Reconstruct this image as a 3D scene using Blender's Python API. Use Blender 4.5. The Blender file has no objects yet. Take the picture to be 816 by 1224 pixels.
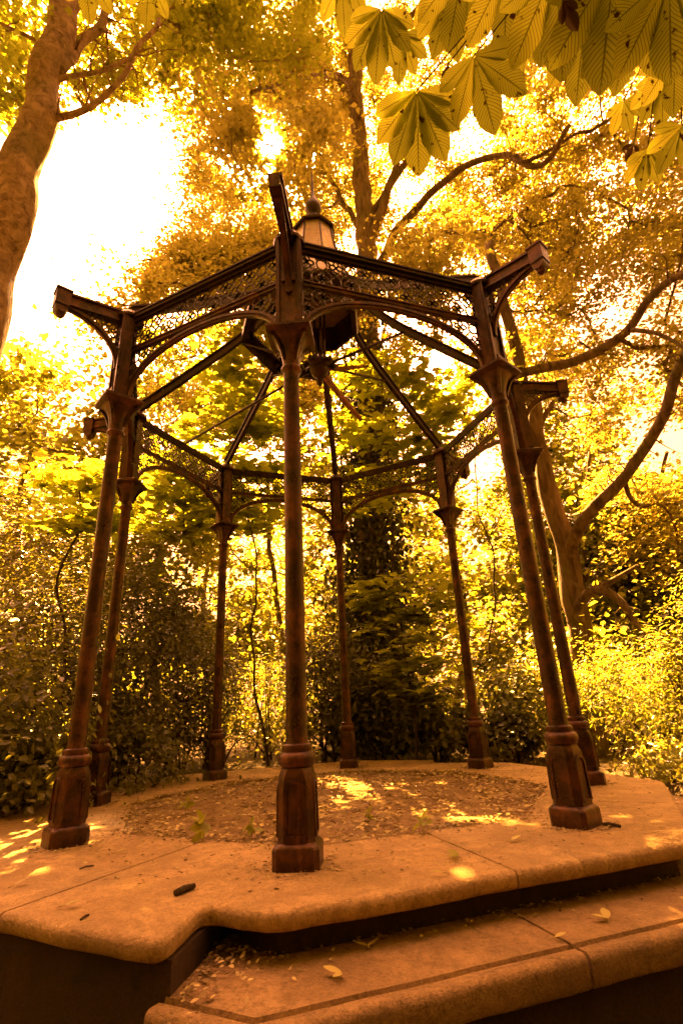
import bpy, bmesh, math, random
import numpy as np
from mathutils import Vector, Matrix, noise

random.seed(7); RNG = np.random.default_rng(7)
PI = math.pi; rad = math.radians
sc = bpy.context.scene; C = sc.collection

# ------------------------------------------------------------------ camera
CAM = np.array([0.4512, -5.1440, 0.7005]); YAW, PIT, ROL, FOC = -0.0526, 0.3656, -0.0505, 0.7562
PW, PH = 816.0, 1224.0
_fw = np.array([math.sin(YAW)*math.cos(PIT), math.cos(YAW)*math.cos(PIT), math.sin(PIT)])
_r = np.array([math.cos(YAW), -math.sin(YAW), 0.0]); _u = np.cross(_r, _fw)
_r2 = _r*math.cos(ROL)+_u*math.sin(ROL); _u2 = -_r*math.sin(ROL)+_u*math.cos(ROL)
cd = bpy.data.cameras.new('camera'); cam = bpy.data.objects.new('camera', cd); C.objects.link(cam)
cd.sensor_fit = 'HORIZONTAL'; cd.sensor_width = 36; cd.lens = FOC*36; cd.clip_end = 2000; cd.clip_start = 0.05
M = Matrix(((_r2[0], _u2[0], -_fw[0], CAM[0]), (_r2[1], _u2[1], -_fw[1], CAM[1]), (_r2[2], _u2[2], -_fw[2], CAM[2]), (0, 0, 0, 1)))
cam.matrix_world = M
sc.camera = cam

def ray(x, y):
    return _fw + _r2*((x-PW/2)/(FOC*PW)) + _u2*((PH/2-y)/(FOC*PW))
def at(x, y, d):                       # a point in that direction, d metres away over the ground
    v = ray(x, y); return CAM + v*(d/math.hypot(v[0], v[1]))
def on(x, y, z):                       # where that direction meets a level
    v = ray(x, y); return CAM + v*((z-CAM[2])/v[2])

# ------------------------------------------------------------------ materials
def nodes(name):
    m = bpy.data.materials.new(name); m.use_nodes = True
    nt = m.node_tree; nt.nodes.clear()
    return m, nt.nodes, nt.links
def ramp(n, l, src, stops):
    r = n.new('ShaderNodeValToRGB'); e = r.color_ramp.elements
    while len(e) < len(stops): e.new(0.5)
    for k, (p, c) in enumerate(stops): e[k].position = p; e[k].color = (*c, 1) if len(c) == 3 else c
    l.new(src, r.inputs[0]); return r.outputs[0]
def tex(n, l, scale, detail=6, rough=.6, vec=None, dist=0.0):
    t = n.new('ShaderNodeTexNoise'); t.inputs['Scale'].default_value = scale; t.inputs['Detail'].default_value = detail
    t.inputs['Roughness'].default_value = rough; t.inputs['Distortion'].default_value = dist
    if vec is not None: l.new(vec, t.inputs['Vector'])
    return t.outputs['Fac']
def mixc(n, l, f, a, b, mode='MIX'):
    x = n.new('ShaderNodeMix'); x.data_type = 'RGBA'; x.blend_type = mode
    for s, v in ((0, f), (6, a), (7, b)):
        if isinstance(v, (int, float)): x.inputs[s].default_value = v
        elif isinstance(v, tuple): x.inputs[s].default_value = (*v, 1)
        else: l.new(v, x.inputs[s])
    return x.outputs[2]
def math_(n, l, op, a, b=None):
    x = n.new('ShaderNodeMath'); x.operation = op
    for s, v in ((0, a), (1, b)):
        if v is None: continue
        if isinstance(v, (int, float)): x.inputs[s].default_value = v
        else: l.new(v, x.inputs[s])
    return x.outputs[0]
def surf(n, l, col, rough=.6, bump=None, bstr=.3, bdist=.02, metal=0, spec=.5):
    b = n.new('ShaderNodeBsdfPrincipled'); o = n.new('ShaderNodeOutputMaterial')
    if isinstance(col, tuple): b.inputs['Base Color'].default_value = (*col, 1)
    else: l.new(col, b.inputs['Base Color'])
    if isinstance(rough, (int, float)): b.inputs['Roughness'].default_value = rough
    else: l.new(rough, b.inputs['Roughness'])
    b.inputs['Metallic'].default_value = metal; b.inputs['Specular IOR Level'].default_value = spec
    if bump is not None:
        p = n.new('ShaderNodeBump'); p.inputs['Strength'].default_value = bstr; p.inputs['Distance'].default_value = bdist
        l.new(bump, p.inputs['Height']); l.new(p.outputs[0], b.inputs['Normal'])
    l.new(b.outputs[0], o.inputs[0]); return b
def obco(n, l, sx=1, sy=1, sz=1):
    t = n.new('ShaderNodeTexCoord'); m = n.new('ShaderNodeMapping'); m.inputs['Scale'].default_value = (sx, sy, sz)
    l.new(t.outputs['Object'], m.inputs['Vector']); return m.outputs[0]

def iron_mat(name, base, rust, amount=.5):
    m, n, l = nodes(name); v = obco(n, l)
    a = tex(n, l, 9, 8, .65, v); b = tex(n, l, 60, 5, .7, v)
    f = ramp(n, l, a, [(amount-.1, (0, 0, 0)), (amount+.12, (1, 1, 1))])
    c = mixc(n, l, f, base, rust)
    c = mixc(n, l, math_(n, l, 'MULTIPLY', b, .55), c, tuple(x*.45 for x in base))
    st = tex(n, l, 14, 8, .7, obco(n, l, 1, 1, .22))
    c = mixc(n, l, ramp(n, l, st, [(.54, (0, 0, 0)), (.70, (.55, .55, .55))]), c, tuple(min(1, x*1.6) for x in rust))
    fl = tex(n, l, 26, 9, .8, v)
    c = mixc(n, l, ramp(n, l, fl, [(.57, (0, 0, 0)), (.60, (.9, .9, .9))]), c, tuple(x*.25 for x in base))
    r = ramp(n, l, a, [(.3, (.22, .22, .22)), (.7, (.5, .5, .5))])
    surf(n, l, c, r, b, .5, .008, .6, .8); return m
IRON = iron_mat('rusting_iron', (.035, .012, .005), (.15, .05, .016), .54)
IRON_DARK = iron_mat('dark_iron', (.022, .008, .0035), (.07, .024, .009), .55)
LEAD = iron_mat('lantern_roof_sheet', (.44, .34, .14), (.50, .33, .12), .5)

def stone_mat(name, base, dark, stain=.5, streak=False, moss=None):
    m, n, l = nodes(name)
    v = obco(n, l, 1, 1, .25 if streak else 1)
    a = tex(n, l, 1.7, 9, .68, v, .4); b = tex(n, l, 14, 8, .7, v); c3 = tex(n, l, 90, 4, .7, obco(n, l))
    c = mixc(n, l, ramp(n, l, a, [(stain-.14, (0, 0, 0)), (stain+.18, (1, 1, 1))]), dark, base)
    c = mixc(n, l, ramp(n, l, b, [(.36, (1, 1, 1)), (.52, (0, 0, 0))]), c, tuple(x*.62 for x in dark))
    vo = n.new('ShaderNodeTexVoronoi'); vo.feature = 'DISTANCE_TO_EDGE'; vo.inputs['Scale'].default_value = 1.3
    wv = n.new('ShaderNodeMix'); wv.data_type = 'VECTOR'; wv.inputs[0].default_value = .22
    nz_ = n.new('ShaderNodeTexNoise'); nz_.inputs['Scale'].default_value = 3.5; nz_.inputs['Detail'].default_value = 6; l.new(v, nz_.inputs['Vector'])
    l.new(v, wv.inputs[4]); l.new(nz_.outputs['Color'], wv.inputs[5]); l.new(wv.outputs[1], vo.inputs['Vector'])
    crk = math_(n, l, 'MULTIPLY', ramp(n, l, vo.outputs['Distance'], [(.004, (1, 1, 1)), (.011, (0, 0, 0))]), ramp(n, l, tex(n, l, .9, 3, .5, v), [(.5, (0, 0, 0)), (.56, (.9, .9, .9))]))
    c = mixc(n, l, crk, c, tuple(x*.25 for x in dark))
    e4 = tex(n, l, 1.3, 10, .72, v, 1.2)
    c = mixc(n, l, ramp(n, l, e4, [(.45, (0, 0, 0)), (.60, (.85, .85, .85))]), c, tuple(x*.5 for x in dark))
    e2 = tex(n, l, 3.2, 12, .8, v, .5)
    c = mixc(n, l, ramp(n, l, e2, [(.53, (0, 0, 0)), (.62, (.8, .8, .8))]), c, tuple(x*.42 for x in dark))
    e3 = tex(n, l, 38, 6, .8, obco(n, l))
    c = mixc(n, l, ramp(n, l, e3, [(.53, (0, 0, 0)), (.60, (.85, .85, .85))]), c, tuple(x*.3 for x in dark))
    c = mixc(n, l, .4, c, ramp(n, l, c3, [(.3, tuple(x*.55 for x in base)), (.7, tuple(min(1, x*1.35) for x in base))]))
    if moss:
        d = tex(n, l, 3.1, 7, .7, obco(n, l), .8)
        c = mixc(n, l, ramp(n, l, d, [(.52, (0, 0, 0)), (.66, (.85, .85, .85))]), c, moss)
    oi = n.new('ShaderNodeObjectInfo'); c = mixc(n, l, 1.0, c, ramp(n, l, oi.outputs['Random'], [(0, (.80, .78, .74)), (1, (1, 1, 1))]), 'MULTIPLY')
    h = math_(n, l, 'ADD', math_(n, l, 'MULTIPLY', b, .8), math_(n, l, 'MULTIPLY', c3, .35))
    h = math_(n, l, 'ADD', h, math_(n, l, 'ADD', math_(n, l, 'MULTIPLY', a, 1.4), math_(n, l, 'MULTIPLY', e3, .9)))
    surf(n, l, c, .68, h, .85, .03, 0, .4); return m
STONE = stone_mat('worn_sandstone', (.76, .52, .235), (.42, .255, .095), .44)
STEP = stone_mat('gritty_step_stone', (.64, .43, .195), (.35, .21, .08), .46)
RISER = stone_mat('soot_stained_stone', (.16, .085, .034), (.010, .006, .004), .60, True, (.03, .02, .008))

def earth_mat():
    m, n, l = nodes('bare_earth'); v = obco(n, l)
    a = tex(n, l, 2.5, 9, .7, v); b = tex(n, l, 40, 6, .7, v)
    c = ramp(n, l, a, [(.3, (.14, .08, .035)), (.5, (.34, .23, .105)), (.7, (.52, .39, .18))])
    c = mixc(n, l, math_(n, l, 'MULTIPLY', b, .6), c, (.12, .065, .03))
    surf(n, l, c, .9, b, .8, .03, 0, .2); return m
EARTH = earth_mat()
def soil_mat():
    m, n, l = nodes('woodland_soil'); v = obco(n, l)
    a = tex(n, l, 1.3, 9, .7, v); b = tex(n, l, 25, 6, .7, v)
    c = ramp(n, l, a, [(.3, (.05, .035, .018)), (.6, (.12, .08, .04)), (.8, (.10, .10, .03))])
    surf(n, l, mixc(n, l, math_(n, l, 'MULTIPLY', b, .6), c, (.03, .02, .01)), .95, b, .8, .05, 0, .15); return m
SOIL = soil_mat()

def bark_mat(name, base, dark, sc_=7, ring=False):
    m, n, l = nodes(name)
    v = obco(n, l, 1, 1, .8 if ring else .22)
    a = tex(n, l, sc_, 8, .7, v, .6); b = tex(n, l, sc_*6, 6, .7, v); g = tex(n, l, 1.2, 5, .6, obco(n, l))
    c = mixc(n, l, ramp(n, l, a, [(.36, (0, 0, 0)), (.62, (1, 1, 1))]), dark, base)
    c = mixc(n, l, ramp(n, l, g, [(.5, (0, 0, 0)), (.72, (.6, .6, .6))]), c, (.16, .15, .05))
    h = math_(n, l, 'ADD', a, math_(n, l, 'MULTIPLY', b, .4))
    surf(n, l, c, .85, h, .9, .05, 0, .25); return m
BARK = bark_mat('smooth_ringed_bark', (.56, .38, .22), (.17, .10, .06), 10, True)
BARK2 = bark_mat('furrowed_bark', (.26, .17, .10), (.07, .042, .025), 9)
BARKD = bark_mat('dark_twig_bark', (.10, .06, .035), (.04, .025, .016), 9)

def leaf_mat(name, c0, c1, trans, tw=.5, gloss=.45, spec=.4, var=.9):
    m, n, l = nodes(name)
    g = n.new('ShaderNodeNewGeometry'); o = n.new('ShaderNodeOutputMaterial')
    rnd = g.outputs['Random Per Island']
    col = ramp(n, l, rnd, [(0, c0), (.6, tuple((x+y)/2 for x, y in zip(c0, c1))), (1, c1)])
    tc = mixc(n, l, rnd, tuple(x*var*.8 for x in trans), trans)
    p = n.new('ShaderNodeBsdfPrincipled'); p.inputs['Roughness'].default_value = gloss; p.inputs['Specular IOR Level'].default_value = spec
    l.new(col, p.inputs['Base Color'])
    t = n.new('ShaderNodeBsdfTranslucent'); l.new(tc, t.inputs['Color'])
    x = n.new('ShaderNodeMixShader'); x.inputs[0].default_value = tw
    l.new(p.outputs[0], x.inputs[1]); l.new(t.outputs[0], x.inputs[2]); l.new(x.outputs[0], o.inputs[0]); return m
L_CANOPY = leaf_mat('beech_leaf', (.07, .06, .013), (.14, .12, .022), (.54, .47, .06), .57)
L_SYC = leaf_mat('sycamore_leaf', (.07, .085, .01), (.13, .14, .018), (.50, .53, .03), .6)
L_BACK = leaf_mat('back_wood_leaf', (.05, .052, .01), (.12, .115, .02), (.40, .40, .035), .56)
L_DARK = leaf_mat('holly_leaf', (.045, .042, .012), (.11, .10, .02), (.32, .29, .035), .28, .3, .6)
L_GREEN = leaf_mat('laurel_leaf', (.07, .075, .014), (.15, .14, .022), (.42, .40, .04), .4, .32, .55)
L_IVY = leaf_mat('ivy_leaf', (.03, .032, .01), (.075, .07, .018), (.12, .11, .02), .2, .35, .5)
L_LIT = leaf_mat('dry_leaf', (.10, .055, .02), (.62, .50, .20), (.3, .18, .05), .12, .7, .3)
L_PALE = leaf_mat('pale_fallen_leaf', (.42, .36, .10), (.55, .46, .14), (.5, .45, .1), .2, .6, .3)
L_SEED = leaf_mat('seedling_leaf', (.22, .24, .03), (.34, .34, .05), (.55, .55, .05), .4)

def chestnut_mat(name, c0, trans):
    m, n, l = nodes(name)
    uv = n.new('ShaderNodeUVMap'); s = n.new('ShaderNodeSeparateXYZ'); l.new(uv.outputs[0], s.inputs[0])
    u, v = s.outputs[0], s.outputs[1]
    au = math_(n, l, 'ABSOLUTE', math_(n, l, 'SUBTRACT', u, .5))
    ph = math_(n, l, 'MULTIPLY', math_(n, l, 'SUBTRACT', v, math_(n, l, 'MULTIPLY', au, .42)), 2*PI*19)
    w = math_(n, l, 'POWER', math_(n, l, 'ABSOLUTE', math_(n, l, 'SINE', math_(n, l, 'MULTIPLY', ph, .5))), 1.2)
    vein = ramp(n, l, w, [(0, (1, 1, 1)), (.5, (.0, .0, .0))])
    rib = ramp(n, l, au, [(.015, (1, 1, 1)), (.035, (0, 0, 0))])
    k = math_(n, l, 'MAXIMUM', vein, rib)
    sp = tex(n, l, 30, 3, .5, obco(n, l)); spot = ramp(n, l, sp, [(.64, (0, 0, 0)), (.69, (1, 1, 1))])
    big = tex(n, l, 5, 3, .5, obco(n, l))
    col = mixc(n, l, k, mixc(n, l, big, tuple(x*.8 for x in c0), tuple(x*1.2 for x in c0)), tuple(x*.45 for x in c0))
    tc = mixc(n, l, k, mixc(n, l, big, tuple(x*.75 for x in trans), trans), tuple(x*.25 for x in trans))
    gi = n.new('ShaderNodeNewGeometry'); vr = ramp(n, l, gi.outputs['Random Per Island'], [(0, (.42, .46, .42)), (.6, (.85, .9, .85)), (1, (1.15, 1.1, 1.0))])
    col = mixc(n, l, 1.0, col, vr, 'MULTIPLY'); tc = mixc(n, l, 1.0, tc, vr, 'MULTIPLY')
    col = mixc(n, l, spot, col, (.05, .025, .01)); tc = mixc(n, l, spot, tc, (.03, .012, .004))
    p = n.new('ShaderNodeBsdfPrincipled'); p.inputs['Roughness'].default_value = .42; l.new(col, p.inputs['Base Color'])
    bp = n.new('ShaderNodeBump'); bp.inputs['Strength'].default_value = .6; bp.inputs['Distance'].default_value = .006
    l.new(w, bp.inputs['Height']); l.new(bp.outputs[0], p.inputs['Normal'])
    t = n.new('ShaderNodeBsdfTranslucent'); l.new(tc, t.inputs['Color'])
    x = n.new('ShaderNodeMixShader'); x.inputs[0].default_value = .6; o = n.new('ShaderNodeOutputMaterial')
    l.new(p.outputs[0], x.inputs[1]); l.new(t.outputs[0], x.inputs[2]); l.new(x.outputs[0], o.inputs[0]); return m
L_CHEST = chestnut_mat('chestnut_leaf', (.08, .085, .011), (.78, .80, .045))
L_DEAD = leaf_mat('dead_chestnut_leaf', (.05, .025, .012), (.09, .045, .02), (.1, .05, .02), .15, .6, .3)

# ------------------------------------------------------------------ mesh helpers
class MB:
    def __init__(s): s.v = []; s.f = []
    def add(s, vs, fs):
        b = len(s.v); s.v += [tuple(map(float, p)) for p in vs]; s.f += [tuple(b+i for i in q) for q in fs]; return s
    def box(s, x0, x1, y0, y1, z0, z1):
        return s.add([(x0, y0, z0), (x1, y0, z0), (x1, y1, z0), (x0, y1, z0), (x0, y0, z1), (x1, y0, z1), (x1, y1, z1), (x0, y1, z1)],
                     [(3, 2, 1, 0), (4, 5, 6, 7), (0, 1, 5, 4), (1, 2, 6, 5), (2, 3, 7, 6), (3, 0, 4, 7)])
    def loft(s, rings, cap=True, closed=True):
        n = len(rings[0]); vs = [p for r in rings for p in r]; fs = []
        for i in range(len(rings)-1):
            for j in range(n if closed else n-1):
                k = (j+1) % n
                fs.append((i*n+j, i*n+k, (i+1)*n+k, (i+1)*n+j))
        if cap: fs += [tuple(reversed(range(n))), tuple((len(rings)-1)*n+j for j in range(n))]
        return s.add(vs, fs)
    def lathe(s, prof, n=16, c=(0, 0), ph=0.):
        return s.loft([[(c[0]+r*math.cos(ph+2*PI*j/n), c[1]+r*math.sin(ph+2*PI*j/n), z) for j in range(n)] for r, z in prof])
    def tube(s, pts, rads, n=6, jit=0.0, rect=None):
        P = [Vector(p) for p in pts]; m = len(P)
        if isinstance(rads, (int, float)): rads = [rads]*m
        rings = []; ref = None
        for i in range(m):
            t = (P[min(i+1, m-1)]-P[max(i-1, 0)])
            t = t.normalized() if t.length > 1e-9 else Vector((0, 0, 1))
            if ref is None:
                ref = Vector((0, 0, 1)) if abs(t.z) < .9 else Vector((1, 0, 0))
            a = (ref - t*ref.dot(t))
            if a.length < 1e-6: a = t.orthogonal()
            a.normalize(); b = t.cross(a); ref = a
            if rect:
                w, h = rect[0]/2*rads[i], rect[1]/2*rads[i]
                rings.append([P[i]+b*x*w+a*y*h for x, y in ((-1, -1), (1, -1), (1, 1), (-1, 1))])
            else:
                rg = []
                for j in range(n):
                    an = 2*PI*j/n; r = rads[i]
                    if jit:
                        q = P[i]*1.0; nn = noise.noise(Vector((math.cos(an)*1.3+q.x, math.sin(an)*1.3+q.y, q.z*.9)))
                        n2 = noise.noise(Vector((math.cos(an)*4+q.x, math.sin(an)*4+q.y, q.z*2.4)))
                        n3 = noise.noise(Vector((math.cos(an)*2+q.x*3, math.sin(an)*2+q.y*3, q.z*4.5))); r *= 1+jit*(nn+.5*n2+(.8*max(0, n3-.25)))
                    rg.append(P[i]+(a*math.cos(an)+b*math.sin(an))*r)
                rings.append(rg)
        return s.loft(rings)
    def build(s, name, mat, parent=None, smooth=False, bevel=0):
        me = bpy.data.meshes.new(name); me.from_pydata(s.v, [], s.f); me.update()
        bm = bmesh.new(); bm.from_mesh(me)
        bmesh.ops.recalc_face_normals(bm, faces=bm.faces)
        if bevel: bmesh.ops.bevel(bm, geom=[e for e in bm.edges if len(e.link_faces) == 2 and e.calc_face_angle(0) > .5], offset=bevel, segments=2, profile=.5, affect='EDGES')
        bm.to_mesh(me); bm.free()
        if smooth: me.polygons.foreach_set('use_smooth', [True]*len(me.polygons))
        me.materials.append(mat)
        o = bpy.data.objects.new(name, me); C.objects.link(o)
        if parent: o.parent = parent
        return o
def auto(o, ang=35):
    me = o.data; me.polygons.foreach_set('use_smooth', [True]*len(me.polygons))
    bm = bmesh.new(); bm.from_mesh(me)
    for e in bm.edges:
        e.smooth = not (len(e.link_faces) == 2 and e.calc_face_angle(0) > rad(ang))
    bm.to_mesh(me); bm.free(); return o
def empty(name, loc=(0, 0, 0)):
    o = bpy.data.objects.new(name, None); C.objects.link(o); o.location = loc; o.empty_display_size = .2; return o
def tag(o, label=None, cat=None, group=None, kind=None):
    if label: o['label'] = label
    if cat: o['category'] = cat
    if group: o['group'] = group
    if kind: o['kind'] = kind
    return o
def dup(o, parent=None):
    c = o.copy(); C.objects.link(c); c.parent = parent; return c

def smooth_path(pts, k=6, jit=0.0):
    P = [np.array(p, float) for p in pts]
    P = [2*P[0]-P[1]]+P+[2*P[-1]-P[-2]]; out = []
    for i in range(1, len(P)-2):
        for j in range(k):
            t = j/k; a, b, c, d = P[i-1:i+3]
            q = .5*(2*b+(c-a)*t+(2*a-5*b+4*c-d)*t*t+(3*b-a-3*c+d)*t**3)
            out.append(q+RNG.normal(0, jit, 3) if jit else q)
    out.append(P[-2]); return out

# leaves: many little faces, each a leaf of its own outline
SHAPES = {
    'kite': (np.array([(0, 0, 0), (.32, .45, .05), (0, 1, 0), (-.32, .45, .05)]), [(0, 1, 2, 3)]),
    'oval': (np.array([(0, 0, 0), (.26, .3, .08), (.25, .65, .07), (0, 1, -.03), (-.25, .65, .07), (-.26, .3, .08)]), [(0, 1, 2, 3), (0, 3, 4, 5)]),
    'maple': (np.array([(0, 0, 0), (.34, .02, .02), (.30, .22, .03), (.56, .50, -.05), (.26, .56, .03), (.17, .72, .02), (0, 1.08, -.09),
                        (-.17, .72, .02), (-.26, .56, .03), (-.56, .50, -.05), (-.30, .22, .03), (-.34, .02, .02), (0, .45, -.02)]),
              [(0, 1, 2, 12), (12, 2, 3, 4), (12, 4, 5, 6), (12, 6, 7, 8), (12, 8, 9, 10), (12, 10, 11, 0)]),
    'lance': (np.array([(0, 0, 0), (.13, .35, .04), (.09, .7, .02), (0, 1, -.08), (-.09, .7, .02), (-.13, .35, .04)]), [(0, 1, 2, 3), (0, 3, 4, 5)]),
}
def leaves(name, pos, size, mat, parent=None, shape='kite', up=.8, out=None, droop=.0):
    """pos (N,3); up = how far the leaf faces are held level; out = centre they face away from"""
    T, F = SHAPES[shape]; N = len(pos)
    nrm = RNG.normal(0, 1, (N, 3)); nrm /= np.linalg.norm(nrm, axis=1)[:, None]
    nrm = nrm*(1-up); nrm[:, 2] += up
    if out is not None:
        o = pos-out; o /= np.linalg.norm(o, axis=1)[:, None]+1e-9; nrm += o*.7
    nrm /= np.linalg.norm(nrm, axis=1)[:, None]
    d = RNG.normal(0, 1, (N, 3)); d[:, 2] -= droop
    d -= nrm*np.sum(d*nrm, axis=1)[:, None]; d /= np.linalg.norm(d, axis=1)[:, None]
    sd = np.cross(d, nrm)
    s = size*RNG.uniform(.65, 1.25, N)
    V = pos[:, None, :]+s[:, None, None]*(T[None, :, 0, None]*sd[:, None, :]+T[None, :, 1, None]*d[:, None, :]+T[None, :, 2, None]*nrm[:, None, :])
    nv = len(T); V = V.reshape(-1, 3)
    idx = np.concatenate([np.array(f) for f in F]); ln = np.array([len(f) for f in F])
    LI = (idx[None, :]+(np.arange(N)*nv)[:, None]).ravel(); LT = np.tile(ln, N); LS = np.concatenate([[0], np.cumsum(LT)[:-1]])
    me = bpy.data.meshes.new(name); me.vertices.add(len(V)); me.vertices.foreach_set('co', V.astype(np.float32).ravel())
    me.loops.add(len(LI)); me.loops.foreach_set('vertex_index', LI.astype(np.int32))
    me.polygons.add(len(LT)); me.polygons.foreach_set('loop_start', LS.astype(np.int32)); me.polygons.foreach_set('loop_total', LT.astype(np.int32))
    me.update(calc_edges=True); me.validate(); me.materials.append(mat)
    o = bpy.data.objects.new(name, me); C.objects.link(o)
    if parent: o.parent = parent
    return o
def clumps(cent, n, rc, flat=.5):
    cent = np.asarray(cent); k = len(cent)
    r = rc*RNG.uniform(.6, 1.4, k)
    p = RNG.normal(0, .5, (k, n, 3))*r[:, None, None]; p[:, :, 2] *= flat
    return (cent[:, None, :]+p).reshape(-1, 3)

SKY_HOLES = [((58, 150), (150, 120), (212, 170), (208, 260), (170, 350), (40, 360), (0, 360), (0, 150)),
             ((40, 340), (150, 350), (110, 425), (50, 410)), ((770, 500), (850, 520), (850, 590), (785, 575))]
SUN_PX = (322, 172)
def inside(p, poly):
    x, y = p; c = False; j = len(poly)-1
    for i in range(len(poly)):
        xi, yi = poly[i]; xj, yj = poly[j]
        if (yi > y) != (yj > y) and x < (xj-xi)*(y-yi)/(yj-yi)+xi: c = not c
        j = i
    return c
SUN_D = ray(*SUN_PX); SUN_D = SUN_D/np.linalg.norm(SUN_D)
LIT = [(at(770, 820, 8.4), 1.6), (at(830, 820, 7.6), 1.4), (at(715, 800, 9.6), 1.7), (at(315, 800, 10.5), .9), (at(215, 600, 9.3), 1.2), (at(240, 470, 9.3), 1.3), (at(320, 540, 9.3), 1.2), (at(440, 500, 8.8), 1.2), (at(500, 600, 9.3), 1.0), (at(560, 520, 10), 1.1), (at(740, 600, 11), 1.3), (on(575, 1112, -.17), .11), (on(580, 1128, -.17), .10), (on(172, 1094, 0), .07), (at(515, 760, 8.2), .8), (at(110, 600, 6.8), .9), (at(40, 700, 7.2), .8)]
def shades(p):
    for c, r in LIT:
        v = p-c; t = v@SUN_D
        if t > 1.8 and np.linalg.norm(v-SUN_D*t) < r: return True
    return False
def attract(n, poly, d0, d1, holes=True, zmin=-9, gap=0):
    xs = [q[0] for q in poly]; ys = [q[1] for q in poly]; out = []; tries = 0
    while len(out) < n and tries < n*60:
        tries += 1
        x, y = RNG.uniform(min(xs), max(xs)), RNG.uniform(min(ys), max(ys))
        if not inside((x, y), poly): continue
        if holes and any(inside((x, y), h) for h in SKY_HOLES): continue
        if holes and math.hypot(x-SUN_PX[0], y-SUN_PX[1]) < 14: continue
        p = at(x, y, RNG.uniform(d0, d1))
        if gap and noise.noise(Vector(p)*.55) < gap-1: continue
        if shades(p) and RNG.random() < .85: continue
        if p[2] > zmin: out.append(p)
    return np.array(out)
def clear_gaps(p):
    """canopy openings: the sun's own line to the viewer and the two open patches of sky"""
    q = p-CAM; z = q@_fw; x = PW/2+FOC*PW*(q@_r2)/z; y = PH/2-FOC*PW*(q@_u2)/z
    keep = np.hypot(x-SUN_PX[0], y-SUN_PX[1]) > 12+RNG.uniform(0, 7, len(p))
    poly = SKY_HOLES[0]
    ins = np.array([z_ > 0 and inside((a, b), poly) for a, b, z_ in zip(x+RNG.normal(0, 13, len(p)), y+RNG.normal(0, 13, len(p)), z)])
    for c, r in LIT:
        v = p-c; t = v@SUN_D; off = np.linalg.norm(v-t[:, None]*SUN_D, axis=1)
        keep &= ~((t > max(1.6, r*1.3)) & (off < r*.9) & (RNG.random(len(p)) < .88))
    return p[keep & ~(ins & (RNG.random(len(p)) < .93))]

def grow_tree(name, label, cat, group, limbs, att, mat_bark, mat_leaf, n_leaf, rc, size, shape='kite', up=.75, flat=.5, twig=.006, jit=.10, seg=12, clear=True, extra=None, roots=True):
    base = Vector(limbs[0][0][0]); t = empty(name, base); tag(t, label, cat, group)
    mb = MB(); net = []
    for k, (pts, r0, r1) in enumerate(limbs):
        P = smooth_path(pts, 7, .0); m = len(P)
        L = np.linalg.norm(np.array(P[0])-np.array(P[-1]))
        P = [p+(np.array([noise.noise(Vector(p)*1.3+Vector((k, 0, 0))), noise.noise(Vector(p)*1.3+Vector((0, 9+k, 0))), 0])*(.11*min(1, L/3)) if 0 < i < m-1 else 0) for i, p in enumerate(P)]
        R = [r0+(r1-r0)*i/(m-1) for i in range(m)]
        if k == 0 and roots:
            R = [r*(1+.55*math.exp(-i*.9)) for i, r in enumerate(R)]
        mb.tube([p-np.array(base) for p in P], R, seg if r0 > .06 else 7, jit)
        for _ in range(0 if k == 0 or L < 1.2 else int(7*L)):       # bare side shoots
            i0 = RNG.integers(2, m-1); q = P[i0]; dv = RNG.normal(0, 1, 3); dv[2] += .5; dv /= np.linalg.norm(dv); ln = RNG.uniform(.15, .75)
            sh_ = [q]
            for _s in range(4): dv = dv+RNG.normal(0, .35, 3); dv /= np.linalg.norm(dv); sh_.append(sh_[-1]+dv*ln/4)
            mb.tube([p-np.array(base) for p in sh_], [R[i0]*.35+.004, .011, .008, .006, .003], 5)
        net += [(p, k) for p in P[(m//3 if k == 0 else 1):]]
    NP = [p for p, _ in net]; par = [-1]*len(NP); own = [-1]*len(NP); tw = []
    if len(att):
        A = np.array(NP); d = np.array([np.min(np.linalg.norm(A-a, axis=1)) for a in att])
        arr = np.empty((len(NP)+len(att)*4, 3)); arr[:len(NP)] = A; cnt = len(NP); owner = [-1]*cnt
        for i in np.argsort(d):
            a = att[i]; dd = np.linalg.norm(arr[:cnt]-a, axis=1); j = int(np.argmin(dd)); b = arr[j].copy()
            v = a-b; ln = np.linalg.norm(v)
            side = RNG.normal(0, .10, 3)*ln
            pts = [b+v*s+side*math.sin(PI*s)+np.array([0, 0, -.06*ln*math.sin(PI*s)]) for s in (0, .25, .5, .75, 1)]
            pts = [p+(RNG.normal(0, .02, 3)*min(1, ln) if 0 < q < 4 else 0) for q, p in enumerate(pts)]
            tw.append([pts, owner[j], 1])
            for p in pts[1:]:
                arr[cnt] = p; cnt += 1; owner.append(len(tw)-1)
        for i in range(len(tw)-1, -1, -1):
            if tw[i][1] >= 0: tw[tw[i][1]][2] += tw[i][2]
        for pts, pr, c in tw:
            r = twig*math.sqrt(c+.6)
            mb.tube([p-np.array(base) for p in pts], [r*1.25, r*1.1, r, r*.9, r*.7], 5 if r > .012 else 4)
    tr = mb.build('trunk', mat_bark, t, True)
    if len(att):
        pos = clumps(att, n_leaf, rc, flat)
        # leaves follow the twigs too
        more = np.array([p for pts, _, c in tw for p in pts[2:]])
        pos = np.concatenate([pos, clumps(more, max(2, n_leaf//9), rc*.45, flat)])
        if clear: pos = clear_gaps(pos)
        if extra is not None: pos = np.concatenate([pos, extra])
        leaves('crown', pos-np.array(base), size, mat_leaf, t, shape, up)
    return t

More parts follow.
